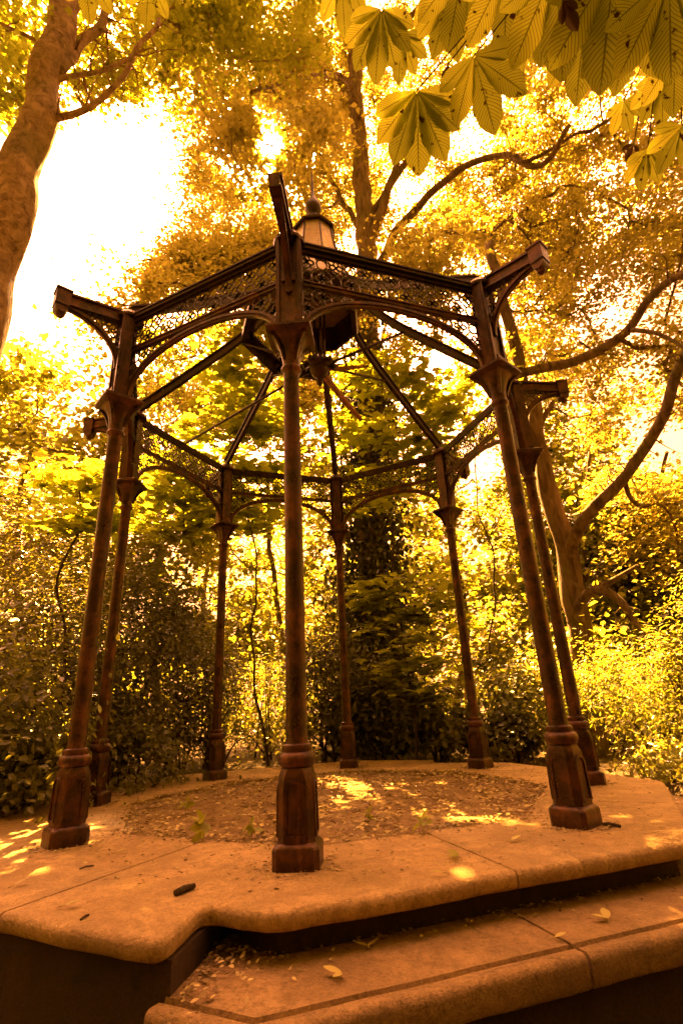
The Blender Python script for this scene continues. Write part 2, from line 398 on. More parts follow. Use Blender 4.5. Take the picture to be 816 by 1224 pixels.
def shrub(name, label, cat, group, c, rx, ry, h, n, size, mat, shape='oval', stems=9, up=.35, lumps=22):
    c = np.array(c, float); t = empty(name, c); tag(t, label, cat, group)
    mb = MB(); cs = []
    for k in range(lumps):
        a = RNG.uniform(0, 2*PI); rr = math.sqrt(RNG.random()); zz = RNG.uniform(.12, 1)**.8
        prof = math.sin(PI*min(1, .25+.75*zz))**.5 if zz < 1 else .2
        cs.append((rx*rr*math.cos(a)*prof, ry*rr*math.sin(a)*prof, h*zz*(1-.25*rr)))
    cs = np.array(cs)
    for k in range(stems):
        e = cs[RNG.integers(len(cs))]; b = np.array([RNG.normal(0, .12*rx), RNG.normal(0, .12*ry), -.1])
        mb.tube(smooth_path([b, b*.5+e*.45+np.array([0, 0, h*.1]), e], 4), [.022*(1-.75*i/8) for i in range(9)], 5)
    mb.build('stem', BARKD, t, True)
    per = n//lumps; rl = .42*(rx*ry*h)**(1/3)
    p = clumps(cs, per, rl, .75); p[:, 2] = np.abs(p[:, 2])+.02
    leaves('foliage', p, size, mat, t, shape, up, np.array([0, 0, h*.25]))
    return t

# ------------------------------------------------------------------ gazebo
S = 2.2; A8 = PI/4; CO = math.cos(PI/8)
gz = empty('gazebo'); tag(gz, 'rusting octagonal iron gazebo frame with eight columns and open roof on the stone platform', 'gazebo')

def sqring(w, z, ch=0.0, cy=0.0):
    h = w/2
    if not ch: pts = [(-h, -h), (h, -h), (h, h), (-h, h)]
    else: pts = [(-h+ch, -h), (h-ch, -h), (h, -h+ch), (h, h-ch), (h-ch, h), (-h+ch, h), (-h, h-ch), (-h, -h+ch)]
    return [(x, y+cy, z) for x, y in pts]
def pedestal_mb():
    mb = MB()
    mb.loft([sqring(w, z, ch, -S) for w, z, ch in ((.228, 0, .024), (.228, .085, .024), (.220, .095, .024), (.192, .110, .03), (.184, .112, .032), (.178, .36, .032), (.174, .40, .036), (.152, .435, .04), (.12, .445, .03))])
    # raised arch-headed border on each of the four faces
    for q in range(4):
        M_ = Matrix.Rotation(q*PI/2, 4, 'Z')
        pth = [(-.058, .14)]+[(-.058, .33)]+[(-.058*math.cos(a), .33+.045*math.sin(a)) for a in np.linspace(.2, PI-.2, 9)]+[(.058, .33), (.058, .14), (-.058, .14)]
        pp = []
        for x, z in pth:
            p = M_ @ Vector((x*.86, -.0915+.004*(z-.12)/.24, z)); pp.append((p.x, p.y-S, p.z))
        mb.tube(pp, 1, rect=(.020, .016))
    return mb
def shaft_mb():
    mb = MB(); z0, z1 = .44, 2.90
    mb.lathe([(.086, z0), (.097, z0+.015), (.101, z0+.035), (.097, z0+.055), (.085, z0+.065), (.078, z0+.07), (.082, z0+.085), (.078, z0+.1), (.062, z0+.108),
              (.058, z0+.13), (.056, z0+.9), (.0545, z0+1.6), (.053, z1-.04), (.056, z1-.03), (.068, z1-.018), (.070, z1), (.066, z1+.012), (.056, z1+.02)], 22, (0, -S))
    return mb
def capital_mb():
    mb = MB()
    pr = [(.056, 2.915, 0), (.060, 2.97, 0), (.070, 3.03, .1), (.088, 3.085, .35), (.112, 3.13, .7), (.122, 3.145, .9), (.140, 3.150, 1), (.158, 3.165, 1), (.158, 3.185, 1), (.128, 3.205, 1), (.10, 3.21, 1)]
    rings = []
    for r, z, sq in pr:
        rg = []
        for j in range(24):
            a = 2*PI*j/24+PI/4; c, s = math.cos(a), math.sin(a)
            k = 1/max(abs(c), abs(s)); k = min(k, 1.36)
            q = r*(1+(k-1)*sq); rg.append((q*c, q*s-S, z))
        rings.append(rg)
    mb.loft(rings)
    for q in range(4):                      # four curled leaves under the corners
        a = q*PI/2+PI/4
        mb.tube([(math.cos(a)*r, math.sin(a)*r-S, z) for r, z in ((.06, 2.96), (.078, 3.02), (.105, 3.08), (.14, 3.12), (.165, 3.135), (.172, 3.115))], [.9, 1, 1, .9, .7, .4], rect=(.03, .014))
    return mb
def post_mb():
    mb = MB()
    mb.box(-.062, .062, -S-.062, -S+.062, 3.205, 4.04)
    for sx in (-1, 1):
        mb.box(sx*.078-.012, sx*.078+.012, -S-.082, -S-.064, 3.207, 4.06)
        for x in (.0655,): mb.box(sx*(x-.003), sx*(x+.03), -S-.063, -S+.02, 3.21, 4.05)
    mb.box(-.05, .05, -S-.088, -S-.063, 3.206, 3.30); mb.box(-.05, .05, -S-.083, -S-.0632, 3.62, 3.70)
    mb.lathe([(.12, 4.035), (.125, 4.06), (.10, 4.10), (.06, 4.13), (.02, 4.14)], 14, (0, -S))
    return mb
def prof_bar(mb, p0, p1, w, h, c):         # a bar of moulded section between two points
    mb.tube([p0, p1], 1, rect=(w, h))
    return mb

AP = S*CO; HW = S*math.sin(PI/8)-.075     # a side's distance from the axis and half width between posts
ZL, ZT, ZS = 3.685, 4.01, 3.22
def lattice_cells(x0, x1, z0, z1, y, cell, keep, mb, rr=.0135, rot=None):
    nx = max(1, round((x1-x0)/cell)); nz = max(1, round((z1-z0)/cell)); cx, cz = (x1-x0)/nx, (z1-z0)/nz
    def seg(pts):
        run = []
        for p in pts+[None]:
            if p is not None and keep(p[0], p[1]): run.append(p)
            else:
                if len(run) > 1: mb.tube([(a, y, b) for a, b in run], 1, rect=(.008, rr))
                run = []
    for i in range(nx):
        for j in range(nz):
            ox, oz = x0+(i+.5)*cx, z0+(j+.5)*cz
            if (i+j) % 2 == 0:
                seg([(ox+.36*cx*math.cos(a), oz+.36*cz*math.sin(a)) for a in np.linspace(0, 2*PI, 13)])
                for a in (PI/4, 3*PI/4, 5*PI/4, 7*PI/4):
                    seg([(ox+cx*t*math.cos(a), oz+cz*t*math.sin(a)) for t in (.36, .5, .68)])
            else:                                   # a four-petalled star with scrolled arms
                for a in (0, PI/2, PI, 3*PI/2):
                    for sg in (-1, 1):
                        seg([(ox+cx*(t*math.cos(a)-sg*.17*math.sin(PI*t/.5)*math.sin(a)), oz+cz*(t*math.sin(a)+sg*.17*math.sin(PI*t/.5)*math.cos(a))) for t in (0, .1, .2, .3, .4, .5)])
def arch_z(x): return ZS+.0+.42*math.sqrt(max(0, 1-(x/(HW-.01))**2))**.9
def lattice_mb():
    mb = MB()
    lattice_cells(-HW, HW, ZL+.026, ZT-.018, -AP, .122, lambda x, z: True, mb)
    lattice_cells(-HW, HW, ZS+.05, ZL-.02, -AP, .115, lambda x, z: z > arch_z(x)+.012, mb)
    for z in (ZL+.026, ZT-.022): mb.tube([(-HW, -AP, z), (HW, -AP, z)], 1, rect=(.008, .012))
    for sg in (-1, 1):
        mb.tube([(sg*(HW-.006), -AP, ZS+.02), (sg*(HW-.006), -AP, ZT-.02)], 1, rect=(.008, .012))
        xs = [sg*(HW-.01)*math.cos(a) for a in np.linspace(.05, 1.2, 18)]
        mb.tube([(x, -AP, min(ZL-.01, arch_z(x)+.014)) for x in xs], 1, rect=(.008, .012))
    return mb
def top_rail_mb():
    mb = MB()
    for y0, y1, z0, z1 in ((-.018, .018, ZT-.016, ZT+.015), (-.04, .026, ZT+.0152, ZT+.045), (-.05, .03, ZT+.0452, ZT+.058)):
        mb.box(-HW-.02, HW+.02, -AP+y0, -AP+y1, z0, z1)
    return mb
def lower_rail_mb():
    mb = MB()
    mb.box(-HW, HW, -AP-.018, -AP+.018, ZL-.016, ZL+.014); mb.box(-HW, HW, -AP-.028, -AP+.026, ZL+.0142, ZL+.024); return mb
def arch_mb():
    mb = MB(); xs = [-(HW-.01)*math.cos(a) for a in np.linspace(0.0, PI, 37)]
    pth = [(x, -AP, arch_z(x)) for x in xs]
    mb.tube(pth, 1, rect=(.046, .024)); mb.tube([(x*.985, y, z-.022) for x, y, z in pth], 1, rect=(.030, .022)); return mb
def bracket_parts():
    beam = MB(); pts = [(0, -S-.06, 4.055), (0, -2.45, 4.045), (0, -2.74, 3.975)]
    pts = [(0, -S+.02, 4.06), (0, -2.45, 4.02), (0, -2.785, 3.975)]
    beam.tube(pts, 1, rect=(.062, .085)); beam.tube([(x, y, z+.052) for x, y, z in pts], 1, rect=(.095, .02)); beam.tube([(x, y, z-.05) for x, y, z in pts], 1, rect=(.085, .014))
    blk = MB(); blk.box(-.058, .058, -2.80, -2.69, 3.90, 4.045); blk.box(-.066, .066, -2.808, -2.682, 4.046, 4.062)
    blk.loft([[(x, -2.745+.05*math.cos(a), 3.88+.05*math.sin(a)) for a in np.linspace(0, 2*PI, 15)[:-1]] for x in (-.05, .05)])
    blk.lathe([(.01, 3.795), (.03, 3.81), (.036, 3.83), (.02, 3.845)], 10, (0, -2.745))
    br = MB(); q = [(0, -2.70+.44*math.sin(a)**1.0, 3.53+.39*math.cos(a)) for a in np.linspace(0, PI/2, 13)]
    br.tube(q, 1, rect=(.05, .028)); br.tube([(x, y-.012, z-.018) for x, y, z in q], 1, rect=(.026, .02))
    lat = MB()
    m2 = MB()
    def keep(x, z):
        y = -x; dy = (y+2.70)/.44
        return y < -2.26 and 0 <= dy <= 1 and z > 3.53+.39*math.sqrt(max(0, 1-dy*dy))+.012 and z < 3.96
    lattice_cells(2.26, 2.70, 3.55, 4.02, 0, .088, keep, m2)
    lat.add([(py, -px, pz) for px, py, pz in m2.v], m2.f)
    return beam, blk, br, lat
def rafter_mb():
    mb = MB(); pts = smooth_path([(0, -S, 4.15), (0, -1.55, 4.62), (0, -.92, 5.11), (0, -.48, 5.60)], 5)
    mb.tube(pts, 1, rect=(.05, .085)); mb.tube([p+np.array([0, 0, .05]) for p in pts], 1, rect=(.085, .016)); return mb

def turn(o, k): o.rotation_euler = (0, 0, k*A8); return o
proto = {}
for nm, mb, mt, sm in (('column', shaft_mb(), IRON, 1), ('pedestal', pedestal_mb(), IRON, 1), ('capital', capital_mb(), IRON, 1), ('post', post_mb(), IRON, 0)):
    proto[nm] = auto(mb.build(nm, mt, None), 24 if nm == 'pedestal' else 40)
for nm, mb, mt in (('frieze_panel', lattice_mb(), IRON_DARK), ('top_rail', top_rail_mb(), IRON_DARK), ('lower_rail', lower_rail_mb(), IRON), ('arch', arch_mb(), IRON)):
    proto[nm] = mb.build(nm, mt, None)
auto(proto['arch'], 30)
for nm, mb in zip(('eave_bracket', 'end_block', 'brace', 'bracket_lattice'), bracket_parts()):
    proto[nm] = auto(mb.build(nm, IRON, None), 30)
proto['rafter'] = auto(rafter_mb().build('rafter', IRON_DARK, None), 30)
for k in range(8):
    for main, subs, off in (('column', ('pedestal', 'capital', 'post'), 0), ('frieze_panel', ('top_rail', 'lower_rail', 'arch'), .5), ('eave_bracket', ('end_block', 'brace', 'bracket_lattice'), 0), ('rafter', (), 0)):
        o = proto[main] if k == 0 else dup(proto[main])
        o.parent = gz; turn(o, k+off)
        for s in subs:
            if s == 'end_block' and k == 0: continue   # front end block left off, standing in for sun glare washing it out
            q = proto[s] if k < 1 or (s == 'end_block' and k == 1) else dup(proto[s]); q.parent = o
# lantern
def oct_ring(r, z): return [(r*math.sin(A8*(j+.5)), -r*math.cos(A8*(j+.5)), z) for j in range(8)]
mb = MB(); mb.loft([oct_ring(r, z) for r, z in ((.47, 5.15), (.52, 5.15), (.54, 5.19), (.54, 5.25), (.50, 5.28), (.50, 5.44), (.55, 5.47), (.55, 5.495), (.46, 5.497), (.45, 5.4), (.47, 5.15))], cap=False)
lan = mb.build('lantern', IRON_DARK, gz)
mb = MB(); mb.loft([oct_ring(r, z) for r, z in ((.60, 5.50), (.585, 5.55), (.48, 5.72), (.385, 5.93), (.33, 6.12), (.285, 6.42), (.245, 6.71))])
sp = mb.build('roof', LEAD, lan)
mb = MB()
for j in range(8):
    mb.tube([(r*math.sin(A8*(j+.5)), -r*math.cos(A8*(j+.5)), z) for r, z in ((.595, 5.55), (.485, 5.725), (.39, 5.93), (.335, 6.12), (.29, 6.42), (.25, 6.71))], .012, 6)
mb.build('hip_roll', IRON_DARK, lan, True)
mb = MB(); mb.loft([oct_ring(r, z) for r, z in ((.25, 6.712), (.285, 6.715), (.295, 6.74), (.27, 6.765), (.18, 6.81), (.10, 6.90), (.07, 7.05))])
mb.build('collar', IRON_DARK, lan)
mb = MB(); mb.lathe([(.06, 7.051), (.07, 7.08), (.10, 7.12), (.115, 7.17), (.11, 7.23), (.085, 7.30), (.055, 7.36), (.034, 7.42), (.026, 7.50), (.020, 7.62), (.008, 7.92)], 16)
auto(mb.build('finial', IRON_DARK, lan), 40)
# surviving part of the collar beam between the left and back rafters
for k in (5, 6, 7):
    a0, a1 = (k-1)*A8, k*A8
    mb = MB(); p0 = (.93*math.sin(a0), -.93*math.cos(a0)); p1 = (.93*math.sin(a1), -.93*math.cos(a1))
    mb.tube([(*p0, 5.06), (*p1, 5.06)], 1, rect=(.06, .10)); mb.tube([(p0[0]*.94, p0[1]*.94, 5.13), (p1[0]*.94, p1[1]*.94, 5.13)], 1, rect=(.12, .03))
    mb.build('collar_beam', IRON_DARK, gz)
# hub, hanging rods, struts
mb = MB(); mb.lathe([(.012, 4.28), (.035, 4.31), (.045, 4.35), (.02, 4.39), (.06, 4.42), (.10, 4.46), (.115, 4.50), (.10, 4.54), (.13, 4.57), (.14, 4.60), (.13, 4.63), (.08, 4.66), (.09, 4.70), (.05, 4.74)], 16)
for j in range(8):
    a = j*A8+.2; mb.tube([(math.cos(a)*r, math.sin(a)*r, z) for r, z in ((.10, 4.60), (.165, 4.60), (.185, 4.56), (.165, 4.52))], [.03, .035, .025, .012], 7)
hub = auto(mb.build('hub', IRON_DARK, gz), 40)
for j in range(4):
    a = j*PI/2+.5; mb = MB(); mb.tube([(.07*math.cos(a), .07*math.sin(a), 4.64), (.10*math.cos(a), .10*math.sin(a), 5.52)], .014, 7); mb.build('hanging_rod', IRON, hub, True)
def P3(r, k, z): return np.array([r*math.sin(k*A8), -r*math.cos(k*A8), z])
def strut(a, b, w, mat=IRON): mb = MB(); mb.tube([a, b], w, 6); mb.build('strut', mat, gz, True)
strut(P3(.1, 2, 4.58), P3(1.05, 2, 4.96), .018, IRON_DARK); strut(P3(.1, 3, 4.60), P3(1.2, 3, 4.86), .018, IRON_DARK)
TIMBER = bark_mat('weathered_timber', (.50, .26, .15), (.22, .10, .05), 12)
for a, b, w_ in ((P3(.1, 2.6, 4.55), P3(.62, 2.6, 4.72), .045), (P3(.08, 3.4, 4.5), P3(.78, 3.2, 4.16), .06)):
    mb = MB(); mb.tube([a, a*.4+b*.6+np.array([0, 0, -.01]), b], [1, 1, .7], rect=(w_, w_*.8)); mb.build('broken_strut', TIMBER, gz)
strut(P3(.1, 5, 4.6), P3(1.0, 5, 5.0), .016, IRON_DARK); strut(P3(.1, 6, 4.6), P3(.95, 6, 5.02), .016, IRON_DARK)
strut(P3(.1, 5.5, 4.55), P3(S*CO, 5.5, 4.10), .017, IRON_DARK)

# ------------------------------------------------------------------ platform
pf = empty('stone_platform'); tag(pf, 'worn octagonal sandstone platform with rounded slab edges and a lower step', 'platform')
def pol(ap, ang):                             # point on an octagon of that apothem, ang measured in posts (0 = front post)
    f = abs(((ang+.5) % 1)-.5); a = (.5-f)*A8  # angle from the middle of a side
    r = ap/math.cos(a); return np.array([r*math.sin(ang*A8), -r*math.cos(ang*A8)])
def chamf(p, c, q, r, n=6):                   # rounded corner at c between p and q
    d1 = (p-c)/np.linalg.norm(p-c); d2 = (q-c)/np.linalg.norm(q-c)
    return [(1-t)**2*(c+d1*r)+2*t*(1-t)*c+t*t*(c+d2*r) for t in np.linspace(0, 1, n)]
def densify(path, step=.07):
    out = [path[0]]
    for a, b in zip(path[:-1], path[1:]):
        n = max(1, int(np.linalg.norm(b-a)/step))
        out += [a+(b-a)*(i+1)/n for i in range(n)]
    return out
def slab(name, outer, inner, ztop, th, mat, parent, lip=0, under=.10, nose=.05):
    O = densify([np.array(p) for p in outer]); n = len(O)
    N = []
    for i in range(n):
        a_ = O[min(i+1, n-1)]-O[min(i, n-2)]; b_ = O[max(i, 1)]-O[max(i-1, 0)]
        a_ /= np.linalg.norm(a_); b_ /= np.linalg.norm(b_); t = (a_+b_)/np.linalg.norm(a_+b_)
        N.append(np.array([t[1], -t[0]])/max(.5, t@a_))
    mb = MB(); h = th/2
    rr = .027; prof = [(nose, 0)]+[(rr-rr*math.sin(a), -rr+rr*math.cos(a)) for a in np.linspace(.2, PI/2, 6)]+[(0.0, -th+.022), (.006, -th+.008), (.018, -th), (under, -th)]
    if lip: prof = [(nose+.038, 0), (nose+.032, -.02), (nose+.020, -.021), (nose+.008, -.003)]+prof[1:]
    rings = []
    for (d, z) in prof:
        rg = []
        for i in range(n):
            w = noise.noise(Vector((O[i][0]*2.1, O[i][1]*2.1, 3.3)))*.010+noise.noise(Vector((O[i][0]*9, O[i][1]*9, z*9)))*.005
            p = O[i]-N[i]*(d+w*(1 if d < nose+.05 else 0)); rg.append((p[0], p[1], ztop+z+w*.5*(1 if 0 < d < nose else 0)))
        rings.append(rg)
    vs = [p for r in rings for p in r]; fs = []
    for i in range(len(rings)-1):
        for j in range(n-1): fs.append((i*n+j, i*n+j+1, (i+1)*n+j+1, (i+1)*n+j))
    I = [np.array(p) for p in inner]; m = len(I); b0 = len(vs)
    vs += [(p[0], p[1], ztop) for p in I]+[(p[0], p[1], ztop-th) for p in I]
    fs.append(tuple(range(n))+tuple(b0+m-1-i for i in range(m)))
    last = (len(rings)-1)*n
    fs.append(tuple(last+n-1-i for i in range(n))+tuple(b0+m+i for i in range(m)))
    for i in range(m-1): fs.append((b0+i, b0+i+1, b0+m+i+1, b0+m+i))
    for side, ii in ((0, 0), (n-1, m-1)):
        fs.append(tuple(r*n+side for r in range(len(rings)))+(b0+m+ii, b0+ii))
    mb.add(vs, fs)
    o = mb.build(name, mat, parent); auto(o, 30); return o
AI, AO, AB = 1.85*CO, 2.615, 2.96
g = .005                                     # half a joint
def outer_for(k):
    e = g/(2.6*A8)
    a, b = k-.5+e, k+.5-e
    ap = {0: AO, 1: AO, 2: AO, 3: AO, 4: AB, 5: AB, 6: AB, 7: AB}[k]
    v = pol(ap, k); p, q = pol(ap, a), pol(ap, b)
    if k == 0:
        # left half juts out beyond the step
        nrm = np.array([math.sin(-A8/2), -math.cos(-A8/2)]); tl = np.array([-math.cos(A8/2), math.sin(A8/2)])
        tl = np.array([-nrm[1]*-1, nrm[0]*-1]); tl = np.array([nrm[1], -nrm[0]])
        if tl[0] > 0: tl = -tl
        vtx = pol(AO, 0); t0 = (-.30-vtx[0])/tl[0]; base = vtx+tl*t0
        e1 = base+(np.array([-.34, 0])-np.array([-.30, 0])); 
        c1 = base; c2 = np.array([base[0]-.03, 0]);
        s = (AB-c2@nrm)/(np.array([0, -1.])@nrm); c2 = c2+np.array([0, -1.])*s
        pl = pol(AB, a)
        return [pl]+chamf(pl, c2, c1, .10, 9)+chamf(c2, c1, vtx, .07, 7)+chamf(c1, vtx, q, .08, 5)+[q]
    return [p]+chamf(p, v, q, .10, 7)+[q]
for k in range(8):
    e = g/(1.7*A8)
    inner = [pol(AI, k-.5+e), pol(AI, k), pol(AI, k+.5-e)]
    slab('slab', outer_for(k), inner, 0.0, .072, STONE, pf, under=.075, nose=.036)
for k in (0, 1, 2, 3):
    e = g*1.4/(2.8*A8); a, b = k-.5+e, k+.5-e
    if k == 0: a = -.152
    p, q, v = pol(2.985, a), pol(2.985, b), pol(2.985, k)
    slab('step_slab', [p, v, q], [pol(2.35, a), pol(2.35, k), pol(2.35, b)], -.172, .11, STEP, pf, lip=1, under=.06, nose=.055)
def wall_ring(name, ks, ap, z0, z1, mat, ap2):
    mb = MB()
    for a, b in ks:
        angs = sorted(set([a, b]+[i for i in range(-8, 9) if a < i < b]))
        for s, e_ in zip(angs[:-1], angs[1:]):
            p0, p1, q0, q1 = pol(ap, s), pol(ap, e_), pol(ap2, s), pol(ap2, e_)
            mb.add([(*p0, z0), (*p1, z0), (*q1, z0), (*q0, z0), (*p0, z1), (*p1, z1), (*q1, z1), (*q0, z1)], [(3, 2, 1, 0), (4, 5, 6, 7), (0, 1, 5, 4), (1, 2, 6, 5), (2, 3, 7, 6), (3, 0, 4, 7)])
    return mb.build(name, mat, pf)
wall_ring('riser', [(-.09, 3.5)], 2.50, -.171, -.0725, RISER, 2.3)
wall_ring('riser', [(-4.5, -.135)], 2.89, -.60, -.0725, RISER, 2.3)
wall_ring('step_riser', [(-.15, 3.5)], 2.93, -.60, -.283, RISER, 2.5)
# ledge stones low on the left
for k in (-4, -3, -2, -1):
    p, q = pol(3.20, k-.5 if k > -4 else -4.5), pol(3.20, k+.5 if k < -1 else -.165)
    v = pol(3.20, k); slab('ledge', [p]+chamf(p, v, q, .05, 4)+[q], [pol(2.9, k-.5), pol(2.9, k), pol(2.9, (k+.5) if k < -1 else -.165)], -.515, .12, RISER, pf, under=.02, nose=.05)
# earth floor inside the ring of slabs
def sheet(name, n, f, mat):
    mb = MB(); vs = []; fs = []
    for i in range(n+1):
        for j in range(n+1): vs.append(f(i/n, j/n))
    for i in range(n):
        for j in range(n): a = i*(n+1)+j; fs.append((a, a+n+1, a+n+2, a+1))
    mb.add(vs, fs); o = mb.build(name, mat, None, True); return o
def earth_f(u, v):
    a = v*8; r = (AI-.002)*u; p = pol(max(r, 1e-4), a)
    z = -.022+.028*noise.noise(Vector((p[0]*1.1, p[1]*1.1, 0)))+.012*noise.noise(Vector((p[0]*5, p[1]*5, 2)))
    return (p[0], p[1], min(z, -.004) if u < 1 else -.02)
tag(sheet('earth_floor', 80, earth_f, EARTH), 'bare trodden earth floor inside the ring of paving slabs', 'earth floor', kind='structure')
def ground_z(x, y):
    r = math.hypot(x, y)
    t = min(1, max(0, (y+2.2-.25*x+(-x if x < 0 else x*.6)*.5)/2.4)); t = t*t*(3-2*t)
    return -.60+t*.48+.10*noise.noise(Vector((x*.3, y*.3, 5)))*(1 if r > 4 else .3)+(.015*(r-10) if r > 10 else 0)
def ground_f(u, v):
    q = lambda s: math.copysign(abs(2*s-1)**2.6*300, s-.5)
    x, y = q(u), q(v); z = ground_z(x, y) if math.hypot(x, y) < 60 else .6
    if math.hypot(x, y) < 2.8: z = -.66
    return (x, y, z)
tag(sheet('ground', 160, ground_f, SOIL), 'dark woodland soil round the platform', 'ground', kind='structure')

# ------------------------------------------------------------------ litter
def litter(n, fn): return np.array([fn() for _ in range(n)])
def lit_earth():
    while 1:
        a, r = RNG.uniform(0, 8), AI*math.sqrt(RNG.random()); p = pol(r, a)
        if noise.noise(Vector((p[0]*1.6, p[1]*1.6, 8))) > RNG.uniform(-.9, .5) or r > AI*.92: return (p[0], p[1], RNG.uniform(0, .012))
def lit_slab():
    a = RNG.uniform(0, 8); ap = AI+.02+(2.5-AI)*RNG.random()**1.7; p = pol(ap, a); return (p[0], p[1], RNG.uniform(.002, .006))
def lit_step():
    a = RNG.uniform(-.2, 2.6); ap = 2.47+RNG.exponential(.05); p = pol(min(ap, 2.9), a); return (p[0], p[1], -.168+RNG.uniform(0, .01))
def lit_corner():
    return (-.28+abs(RNG.normal(0, .10)), -2.62-abs(RNG.normal(0, .22)), -.166+RNG.uniform(0, .02))
def lit_ledge():
    a = RNG.uniform(-1.6, -.4); p = pol(2.97+abs(RNG.normal(0, .07)), a); return (p[0], p[1], -.51+RNG.uniform(0, .03))
def lit_base():
    k = RNG.integers(0, 8); a = RNG.uniform(0, 2*PI); r = .15+abs(RNG.normal(0, .05))
    return (S*math.sin(k*A8)+r*math.cos(a), -S*math.cos(k*A8)+r*math.sin(a), RNG.uniform(.002, .012))
def lit_rim():
    p = pol(AI+RNG.normal(.0, .045), RNG.uniform(0, 8)); return (p[0], p[1], RNG.uniform(.002, .012))
def lit_back():
    a = RNG.uniform(2.4, 6.4); p = pol(2.35+RNG.normal(.3, .2), a); return (p[0], p[1], .004+RNG.uniform(0, .01))
tag(leaves('leaf_litter', litter(4200, lit_earth), .042, L_LIT, None, 'oval', .75), 'brown leaf litter strewn over the earth floor', 'leaf litter', kind='stuff')
tag(leaves('leaf_debris', np.concatenate([litter(1300, lit_slab), litter(1000, lit_base), litter(900, lit_rim), litter(800, lit_step), litter(150, lit_corner), litter(320, lit_ledge), litter(500, lit_back)]), .024, L_LIT, None, 'oval', .72), 'crumbs of dry leaf scattered along the slabs and the step', 'leaf debris', kind='stuff')

def fallen(px, py, z, size, ang, label, kind='leaf', mat=None):
    p = on(px, py, z); t = empty('fallen_leaf' if kind != 'seed' else 'winged_seed', (p[0], p[1], z+.004)); t.rotation_euler = (0, 0, ang)
    tag(t, label, 'fallen leaf' if kind != 'seed' else 'seed', 'pale leaves and seeds fallen on the stone')
    def blade(a, s, w):
        mb = MB(); rows = []
        for i in range(9):
            v = i/8; ww = w*s*math.sin(PI*min(1, v*.93+.05))**.8; zz = .18*s*v*v+.01
            cx, cy = math.cos(a)*s*v, math.sin(a)*s*v; nx, ny = -math.sin(a), math.cos(a)
            rows.append([(cx-nx*ww, cy-ny*ww, zz+.35*ww), (cx, cy, zz), (cx+nx*ww, cy+ny*ww, zz+.35*ww)])
        mb.loft(rows, False, False); return mb.build('blade' if kind != 'seed' else 'wing', mat or L_PALE, t, True)
    if kind == 'seed':
        blade(.5, size, .17); blade(PI-.5, size*.95, .17)
        mb = MB(); mb.lathe([(.003, 0), (.008, .004), (.006, .011), (.001, .013)], 8); mb.build('nutlet', L_LIT, t, True)
    else:
        blade(.2, size, .26)
        if kind == 'pair': blade(1.7, size*.8, .24)
        mb = MB(); mb.tube([(0, 0, .01), (-size*.3, -.006, .008), (-size*.55, .004, .004)], .0016, 5); mb.build('stalk', L_LIT, t, True)
fallen(440, 1136, -.172, .055, .3, 'open pale winged seed lying alone on the lower step', 'seed')
fallen(408, 1170, -.172, .07, 2.6, 'pale curled leaf pair lying near the edge of the lower step', 'pair')
fallen(727, 1103, -.172, .075, 1.2, 'bright cream leaf standing up at the outer lip of the step', 'pair')
fallen(664, 1126, -.172, .05, .1, 'small yellow leaf across the crack between the two step stones')
fallen(585, 1090, -.172, .045, 2.2, 'small pale leaf just under the upper slab edge on the step')
fallen(285, 1128, -.172, .06, .9, 'pale leaf tucked into the inner corner beside the jutting slab', 'pair')
fallen(281, 1144, -.172, .04, .0, 'narrow pale leaf below the corner litter on the step')
fallen(548, 1028, 0, .08, 1.9, 'bright yellow leaf pair beside the joint of the front right slabs', 'pair', L_SEED)
fallen(612, 1008, 0, .07, .4, 'long pale leaf on the slab left of the right front pedestal')
fallen(530, 1048, 0, .05, 2.9, 'little pale leaf on the front slab beside the yellow pair')
fallen(140, 1022, 0, .05, .5, 'curled tan leaf on the slab between the left pedestal and the earth')
fallen(18, 1062, 0, .06, 1.1, 'curled brown leaf on the slab at the left below the left pedestal', 'leaf', L_LIT)
fallen(78, 1087, 0, .05, .2, 'thin pale leaf beside the long joint in the left slab')
# twigs
def twig(p0, p1, r, label, z):
    a, b = on(*p0, z), on(*p1, z); c = (a+b)/2; t = MB()
    t.tube([a-c, (a-c)*.3+np.array([.004, .006, .004]), b-c], [r, r*1.1, r*.8], 7)
    o = t.build('twig', BARKD, None, True); o.location = (c[0], c[1], z+r*.9); tag(o, label, 'twig', 'broken twigs on the slabs')
twig((209, 1072), (232, 1063), .013, 'short thick dark stick on the front left slab', 0)
twig((95, 1040), (112, 1036), .004, 'thin dark twig on the slab left of the long joint', 0)
twig((96, 1101), (106, 1095), .004, 'tiny dark twig near the rounded left slab edge', 0)
twig((720, 988), (742, 990), .010, 'dark broken stick beside the right front pedestal', 0)
twig((8, 968), (30, 966), .010, 'brown stick lying at the far left edge of the platform', 0)
twig((352, 1112), (348, 1106), .003, 'splinter of twig below the front slab on the step', -.172)
# seedlings
for k, (x, y, s) in enumerate([(242, 1008, .12), (300, 1004, .09), (222, 972, .08), (506, 1000, .09), (440, 985, .07), (95, 1004, 0)]):
    if not s: continue
    p = on(x, y, -.01); t = empty('seedling', (p[0], p[1], -.012))
    lab = ['largest yellow seedling at the front left rim of the earth floor', 'small yellow seedling left of the front pedestal on the earth', 'yellow seedling near the far left rim of the earth floor',
           'yellow seedling at the front rim of the earth right of the front column', 'small seedling in the middle of the earth right of the front column'][k]
    tag(t, lab, 'seedling', 'seedlings sprouting from the earth floor')
    mb = MB(); mb.tube([(0, 0, 0), (.006, .004, s*.5), (.0, .0, s)], .003, 5); mb.build('stem', L_SEED, t, True)
    leaves('leaf', np.array([(RNG.normal(0, .008), RNG.normal(0, .008), s*RNG.uniform(.5, 1)) for _ in range(10)]), s*.75, L_SEED, t, 'oval', .5)

